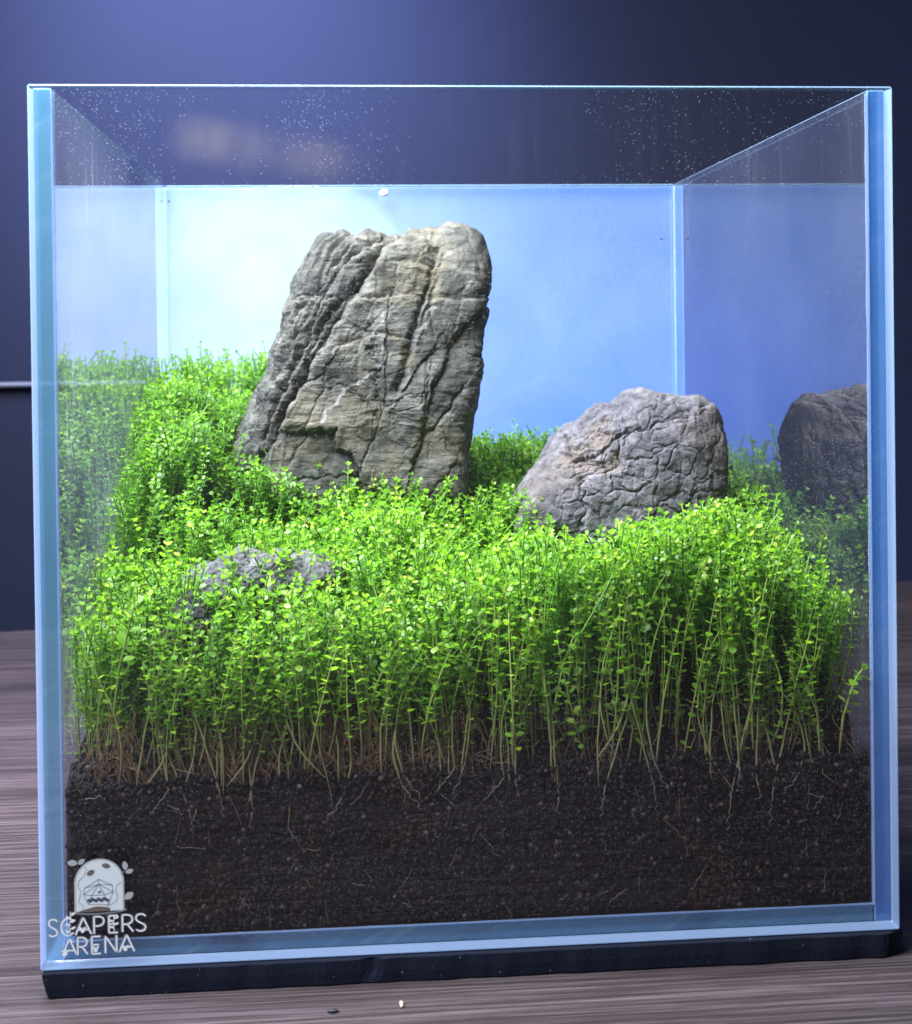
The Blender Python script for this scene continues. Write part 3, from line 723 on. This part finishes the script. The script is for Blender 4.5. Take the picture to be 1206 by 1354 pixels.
def copy_plant(root, loc, rz, sc, label=None):
    r = root.copy(); C.objects.link(r); r.location = loc; r.rotation_euler = (0, 0, rz); r.scale = sc
    if label: r['label'] = label
    for ch in kids[root.name]:
        c = ch.copy(); C.objects.link(c); c.parent = r
    return r
GR2 = {True: 'stems leafy down to the soil behind the front glass', False: 'stems leafy only on top behind the front glass'}
LB = {True: 'thin stem behind the front glass with small round leaves down to the soil',
      False: 'thin stem behind the front glass with leaves only on its upper half'}
kids = {}; lean_of = {}
rs = np.random.default_rng(77)
def jitter_y(x): return 0
# (a) stems pressed to the glass, bare below, with roots in the soil
rooted = []
for i in range(9):
    ln = .040
    bx = rs.normal(0, .008)
    b = add_plant(np.array([0, 0, 0.]), np.array([bx, .002+abs(rs.normal(0, .001)), ln]), np.array([rs.normal(0, .0032), .0003, 0]), int(rs.integers(5, 8)), rs.uniform(.45, .62), .0026, rs,
                  'slender pale bare stem with white roots pressed against the front glass above the soil', 'plant', 'rooted stems pressed against the front glass', roots=int(i % 2), rad=.00030, name='rooted_stem')
    kids[b.name] = list(b.children); rooted.append(b); lean_of[b.name] = bx
cl = np.sort(rs.uniform(.011, .238, 26))
xs = np.concatenate([np.repeat(cl, 2)+rs.normal(0, .0012, 52), rs.uniform(.01, .24, 10)])
first = {}
for i, x in enumerate(xs):
    p = rooted[int(rs.integers(0, 9))]
    x = float(np.clip(x, .0085, .2405))
    ln = (float(top_h(x, .006))+rs.normal(-.004, .003)-.0495)/.040
    bz = .0495+rs.normal(-.003, .004); f = -1 if rs.random() < .5 else 1; lx = lean_of[p.name]
    if x < .03: f = 1 if lx > 0 else -1
    if x > .22: f = -1 if lx > 0 else 1
    loc = (x, .0067, bz); sc = (f*rs.uniform(.7, 1.2), 1, ln*rs.uniform(.85, 1.12))
    if p.name not in first:
        first[p.name] = 1; p.location = loc; p.scale = sc
    else: copy_plant(p, loc, 0, sc)
# (b) leafy stems just behind
leafy = []
for i in range(20):
    ln = .042; low = i < 10
    b = add_plant(np.array([0, 0, 0.]), lv_ := np.array([rs.normal(.001, .0075), rs.normal(0, .004), ln]), np.array([rs.normal(0, .004), rs.normal(0, .0012), 0]), int(rs.integers(10, 13)) if low else int(rs.integers(7, 10)), rs.uniform(.06, .2) if low else rs.uniform(.3, .46), rs.uniform(.0019, .0029), rs,
                  LB[low], 'plant', GR2[low], rad=.00026, name='leafy_stem')
    kids[b.name] = list(b.children); leafy.append(b); lean_of[b.name] = math.atan2(lv_[1], lv_[0])
n_leafy = 226; done = 0
xy = np.stack([rs.uniform(.0085, .2415, n_leafy), .0088+.0125*rs.random(n_leafy)**1.1], -1)
for (x, y) in xy:
    # barer stems on the left, leafier on the right
    p = leafy[int(rs.integers(0, 10))] if rs.random() < smooth01((x-.10)/.06)*.8+.12 else leafy[int(rs.integers(10, 20))]
    tz = float(top_h(x, y))+rs.normal(0, .003); bz = .0495
    loc = (x, y, bz); k_ = (tz-bz)/.042; sc = (rs.uniform(.85, 1.15), rs.uniform(.85, 1.15), k_); rz = rs.uniform(-.5, 3.64)-lean_of[p.name]
    if x < .02: rz = rs.uniform(.1, 1.3)-lean_of[p.name]
    if x > .23: rz = rs.uniform(1.85, 3.)-lean_of[p.name]
    if min(x-T, SZ-T-x) < .004: sc = (.5, .5, k_)
    if p.name not in first:
        first[p.name] = 1; p.location = loc; p.scale = sc; p.rotation_euler = (0, 0, rz)
    else: copy_plant(p, loc, rz, sc)
# (c) sprigs one can point at
def sprig(base, top, n, bare, size, label, seed, bend=(0, 0, 0), name='sprig'):
    return add_plant(np.array(base), np.array(top), np.array(bend), n, bare, size, np.random.default_rng(seed), label, 'plant', name=name)
sprig((.0882, .112, .100), (.0885, .110, .1315), 7, .35, .0029, 'upright sprig standing alone before the base of the tall layered stone', 1)
sprig((.1925, .082, .090), (.1935, .078, .1160), 7, .3, .0027, 'thin upright sprig before the middle of the rounded cracked stone', 2)
sprig((.2040, .070, .085), (.2060, .068, .1158), 8, .25, .0034, 'bushy sprig rising before the lower right edge of the rounded stone', 3)
sprig((.2120, .055, .080), (.2200, .052, .1130), 8, .25, .0034, 'leaning sprig right of the bushy one below the rounded stone', 9)
sprig((.0215, .231, .140), (.0222, .230, .1772), 10, .3, .0028, 'tallest thin sprig against the bright white back corner', 4)
sprig((.0330, .232, .140), (.0345, .230, .1735), 9, .3, .0028, 'second tall sprig right of the tallest against the white back', 5)
sprig((.2330, .060, .070), (.2405, .058, .1072), 9, .3, .0038, 'large leaved sprig bending towards the right glass beside the carpet top', 6, (-.002, 0, 0))
sprig((.2360, .010, .050), (.2425, .0075, .0760), 7, .35, .0036, 'outermost drooping sprig touching the right end of the front glass', 7, (-.001, 0, .003))
sprig((.0180, .014, .060), (.0262, .0100, .1015), 6, .45, .0048, 'pale yellow green sprig with the largest round leaves at left front', 8, (-.001, 0, 0))
sprig((.2345, .15, .100), (.2380, .146, .1335), 9, .2, .0036, 'yellow green sprig in the gap right of the rounded stone', 12)
for i, (x, y, dx) in enumerate([(.142, .03, .020), (.150, .026, .024), (.156, .034, .018), (.163, .028, .022)]):
    b = add_plant(np.array([x, y, .082]), np.array([x+dx, y-.008, .108+.001*i]), np.zeros(3), 6, .55, .0028, np.random.default_rng(40+i),
                  'pale stem lying slantwise over the bright carpet below the rounded stone', 'plant', 'slanting pale stems on the carpet', rad=.0006, name='slanting_stem')

# dead brown leaf near the right glass
b = tag(link('dead_leaf', lm.copy(), None), 'curled reddish brown dead leaf near the right glass behind the sprigs', 'leaf')
b.data.materials.clear(); b.data.materials.append(M['dead']); b.location = (.2335, .088, .116); b.scale = (.0046, .0038, .016); b.rotation_euler = (1.5, -.5, 1.1)

# brown thread roots lying on the soil behind the glass: uncountable tangle
n = 330; tq = np.linspace(0, 1, 16)
P = []
for i in range(n):
    x0 = rs.normal([.022, .047, .060, .082, .098, .118][i % 6], .0035) if i % 5 else rs.uniform(.01, .24)
    x0 = float(np.clip(x0, .009, .241)); z0 = rs.uniform(.052, .072); y0 = rs.uniform(.0078, .013)
    ph = rs.uniform(0, 90)
    P.append(np.stack([x0+rs.normal(0, .006)*tq+.0025*noise(np.stack([tq*3+ph, tq*0, tq*0], -1)), y0+0*tq, z0-(z0-rs.uniform(.042, .054))*tq+.001*noise(np.stack([tq*4, tq*0+ph, tq*0], -1))], -1))
V, F = tubes(np.array(P), np.full((n, 16), .00019), 3)
V[:, 1] = np.maximum(V[:, 1], .0060)
tag(link('root_tangle', mesh_np('root_tangle', V, F), M['brown_root']), 'tangle of thin brown roots over the soil behind the front glass', 'roots', kind='stuff')
# fine pale root hairs within the soil, against the glass
n = 60; P = []
for i in range(n):
    x0 = rs.uniform(.010, .240); z0 = rs.uniform(.012, .049); ph = rs.uniform(0, 90); a = rs.normal(-1.57, .8); ln = rs.uniform(.002, .009)
    P.append(np.stack([x0+math.cos(a)*ln*tq+.0015*noise(np.stack([tq*3+ph, tq*0, tq*0], -1))*tq, 0*tq+.0059, z0+math.sin(a)*ln*tq+.0012*noise(np.stack([tq*3, tq*0+ph, tq*0], -1))*tq], -1))
V, F = tubes(np.array(P), np.full((n, 16), .00010), 3)
tag(link('root_hairs', mesh_np('root_hairs', V, F), M['root']), 'fine pale root hairs threading the soil against the front glass', 'roots', kind='stuff')

# ------------------------------------------------------------------ small things: silicone dab, specks, crumbs
def lump(name, loc, r, mat, seed, sq=(1, 1, 1)):
    d = 1+.35*noise(ico2_v*1.3+seed)
    me = mesh_np(name, ico2_v*d[:, None]*np.array(sq)*r, ico2_f)
    o = link(name, me, mat); o.location = loc; return o
tag(lump('silicone_dab', (.1066, SZ-T-.0010, .2464), .0019, M['white'], 4, (1.15, .7, .85)), 'small white dab of silicone hanging at the back rim', 'silicone dab')
k = N('dark_bit'); M['dark'] = k.done(k.bsdf((.02, .018, .02), .6))
k = N('pale_bit'); M['pale'] = k.done(k.bsdf((.42, .36, .26), .6))
tag(lump('soil_crumb', (.0824, -.0161, TZ+.0005), .0011, M['dark'], 7, (1.4, .8, .55)), 'dark soil crumb lying on the table before the tank', 'crumb')
tag(lump('dry_leaf_bit', (.1014, -.0143, TZ+.0005), .0012, M['pale'], 9, (.5, 1.5, .4)), 'pale dry leaf bit on the table right of the dark crumb', 'leaf bit')
tag(lump('dark_fleck', (.2384, SZ-T-.0004, .2241), .0009, M['dark'], 3, (.8, .25, .5)), 'tiny dark fleck stuck high on the back glass at right', 'fleck')
tag(lump('black_fleck', (.0072, SZ-T-.0004, .2430), .0005, M['dark'], 5, (1, .3, 1)), 'tiny black fleck in the upper left corner of the back glass', 'fleck')

# ------------------------------------------------------------------ shop sticker on the front glass
def flat_mat(name, col, alpha):
    k = N(name)
    p = k.bsdf(col, .35)
    return k.done(k.n('MixShader', {0: alpha, 1: k.n('BsdfTransparent'), 2: p}))
M['ink'] = flat_mat('sticker_grey_ink', (.20, .22, .23), .85)
M['ink_grey'] = flat_mat('sticker_mid_ink', (.42, .45, .43), .8)
M['ink_light'] = flat_mat('sticker_pale_ink', (.78, .84, .79), .9)
M['ink_dark'] = flat_mat('sticker_dark_ink', (.06, .09, .11), .85)
M['dome'] = flat_mat('sticker_dome', (.66, .74, .70), .85)
M['mound'] = flat_mat('sticker_mound', (.13, .10, .075), .85)
st = tag(empty('shop_sticker', (.0164, -.0002, .004)), 'translucent grey shop sticker with a dome emblem at the lower left glass corner', 'sticker')
PXU = .0002205                                    # one unit of the drawing in metres
def uv(x, y): return ((x-131)*PXU+.0002, -(y-1259)*PXU+.0004+(x-131)*PXU*.018)
def ribbon(pts, w, closed=False):
    p = np.array([uv(*q) for q in pts]); n = len(p)
    t = np.gradient(p, axis=0)
    if closed: t = np.roll(p, -1, 0)-np.roll(p, 1, 0)
    t /= np.linalg.norm(t, axis=1, keepdims=True)+1e-12; nn = np.stack([-t[:, 1], t[:, 0]], -1)*w*PXU/2
    V = np.concatenate([p+nn, p-nn]); m_ = n if closed else n-1
    F = [(i, (i+1) % n, n+(i+1) % n, n+i) for i in range(m_)]
    return V, F
sk = [0]
def decal(name, shapes, mat, parent=st):
    """shapes: list of (V2, faces); laid as a 0.02 mm film, each piece a little prouder than the last"""
    V, F = [], []
    for v, f in shapes:
        b = len(V); V += [(a, 0, c) for a, c in v]; F += [tuple(i+b for i in q) for q in f]
    me = bpy.data.meshes.new(name); me.from_pydata(V, [], F); me.update()
    o = link(name, me, mat, parent, smooth=False); sk[0] += 1; o.location = (0, -.000004*sk[0], 0)
    return o
def disc(cx, cy, a, b, rot=0, n=20, point=0.):
    th = np.linspace(0, 2*np.pi, n, endpoint=False)
    x = a*np.cos(th); y = b*np.sin(th)*(1-point*np.abs(np.cos(th))**3)
    q = [(cx+i*math.cos(rot)-j*math.sin(rot), cy+i*math.sin(rot)+j*math.cos(rot)) for i, j in zip(x, y)]
    return np.array([uv(*p) for p in q]), [tuple(range(n))]
def arc(cx, cy, a, b, t0, t1, n=24): return [(cx+a*math.cos(t), cy-b*math.sin(t)) for t in np.linspace(t0, t1, n)]
arch = [(101, 1205)]+arc(131.5, 1168, 30.5, 30, np.pi, 0, 28)+[(162, 1205)]
decal('dome_panel', [(np.array([uv(*p) for p in arch]), [tuple(range(len(arch)))])], M['dome'])
decal('dome_outline', [ribbon(arch, 2.2)], M['ink_grey'])
decal('base_line', [ribbon(arc(131.5, 1203.5, 34, 4.5, np.pi*1.02, np.pi*1.98, 24), 2)], M['ink'])
md = [(102, 1204.5), (113, 1201.5), (126, 1198.5), (133, 1198.5), (145, 1201), (145, 1205), (102, 1205)]
decal('soil_mound', [(np.array([uv(*p) for p in md]), [tuple(range(len(md)))])], M['mound'])
vx = [(111.5, 1182), (131, 1163.5), (149, 1181), (131, 1170), (143, 1197), (117, 1195), (113, 1174), (148, 1172), (138, 1184), (122, 1184)]
ln_ = [(0, 6), (6, 1), (1, 7), (7, 2), (2, 4), (4, 5), (5, 0), (3, 0), (3, 2), (3, 9), (3, 8), (3, 1), (0, 9), (9, 8), (8, 2), (9, 5), (8, 4), (6, 3), (7, 3)]
decal('terrarium_frame', [ribbon([vx[a], vx[b]], .8) for a, b in ln_], M['ink_dark'])
decal('terrarium_plants', [disc(118+i*2.4, 1190+1.5*math.sin(i*2.1), 2.3, 2.0) for i in range(11)]+[disc(132, 1180, 2.5, 1.5, -.4)], M['ink_dark'])
lv = [(98, 1140.5, 6.5, 4, .1), (109.5, 1139.5, 5, 3.2, -.6), (164.5, 1148, 3.6, 5.8, -.2), (170, 1155.5, 5, 3, -.3), (169, 1187, 6.5, 4.5, -.6)]
decal('vine', [ribbon([(113, 1146), (116, 1151), (113, 1158), (106, 1164), (105, 1172), (108, 1178), (107, 1186), (105, 1192), (111, 1196), (111, 1202)], .9),
               ribbon([(159, 1169), (154, 1173), (152, 1180), (155, 1187), (153, 1193), (146, 1197), (140, 1199)], .9), ribbon([(160, 1160), (163, 1155), (168, 1156)], 1), ribbon([(161, 1194), (165, 1191)], 1)], M['ink'])
for a in lv: decal('vine_leaf', [disc(*a, point=.4)], M['ink_grey'])
for a in [(121, 1154.5, 5.5, 3.4, -.5), (140.5, 1146.5, 5.6, 3.2, .25)]: decal('vine_leaf', [disc(*a, point=.4)], M['ink_dark'] if 0 else M['mound'])
def glyph(ch, x, y0, w, h):
    X = lambda u, v: (x+u*w, y0+v*h)
    if ch == 'S': return [[X(*p) for p in [(.92, .14), (.75, .03), (.5, 0), (.25, .04), (.1, .17), (.12, .32), (.3, .44), (.55, .53), (.8, .63), (.93, .77), (.85, .92), (.6, 1), (.35, .99), (.12, .9)]]]
    if ch == 'C': return [[(x+w*(.55+.5*math.cos(t)), y0+h*(.5-.5*math.sin(t))) for t in np.linspace(.75, 2*np.pi-.75, 18)]]
    if ch == 'A': return [[X(0, 1), X(.5, 0), X(1, 1)], [X(.2, .72), X(.8, .72)]]
    if ch == 'P': return [[X(.1, 1), X(.1, 0), X(.55, 0), X(.85, .08), X(.95, .27), X(.85, .46), X(.55, .55), X(.1, .55)]]
    if ch == 'E': return [[X(.9, 0), X(.1, 0), X(.1, 1), X(.9, 1)], [X(.1, .48), X(.75, .48)]]
    if ch == 'R': return [[X(.1, 1), X(.1, 0), X(.55, 0), X(.85, .08), X(.95, .27), X(.85, .46), X(.55, .55), X(.1, .55)], [X(.5, .55), X(1, 1)]]
    if ch == 'N': return [[X(.08, 1), X(.08, 0), X(.92, 1), X(.92, 0)]]
def word(txt, boxes, y0, h):
    for ch, (x, w) in zip(txt, boxes):
        sh = []
        for line in glyph(ch, x, y0, w, h):
            # mitre-free: draw each stretch separately unless it is a curve
            if len(line) > 8: sh.append(ribbon(line, 2.0))
            else:
                for a, b_ in zip(line[:-1], line[1:]): sh.append(ribbon([a, b_], 2.0))
        o = decal('letter', sh, M['ink_light'])
        decal('letter_inline', [(v+np.array([-.00030, .00018]), f) for v, f in sh], M['ink'], o).location = (0, .000002, 0)
word('SCAPERS', [(66, 13), (82, 18), (101, 20), (123, 15), (142, 14), (159, 15), (176, 15)], 1211.5, 22)
word('ARENA', [(84, 18), (102, 14), (120, 14), (137, 17), (156, 19)], 1237, 22)
for i, (x, y) in enumerate([(110, 1228), (163.5, 1255), (88, 1256), (126, 1254)]):
    decal('letter_flower', [disc(x, y, 2.6, 3), disc(x-2.5, y-3, 2, 1.4, .5), disc(x+2.5, y-3, 2, 1.4, -.5)], M['ink_light'])
decal('letter_sprig', [ribbon([(95, 1203), (95, 1212), (93, 1222), (95, 1232)], 1.2)]+[disc(92 if i % 2 else 98, 1206+i*4.5, 3.4, 1.6, .4 if i % 2 else -.4) for i in range(6)], M['ink_light'])
decal('letter_sprig', [ribbon([(150, 1212), (149, 1222), (150, 1232)], 1.2)]+[disc(147 if i % 2 else 153, 1214+i*4, 3, 1.4, .4 if i % 2 else -.4) for i in range(4)], M['ink_light'])
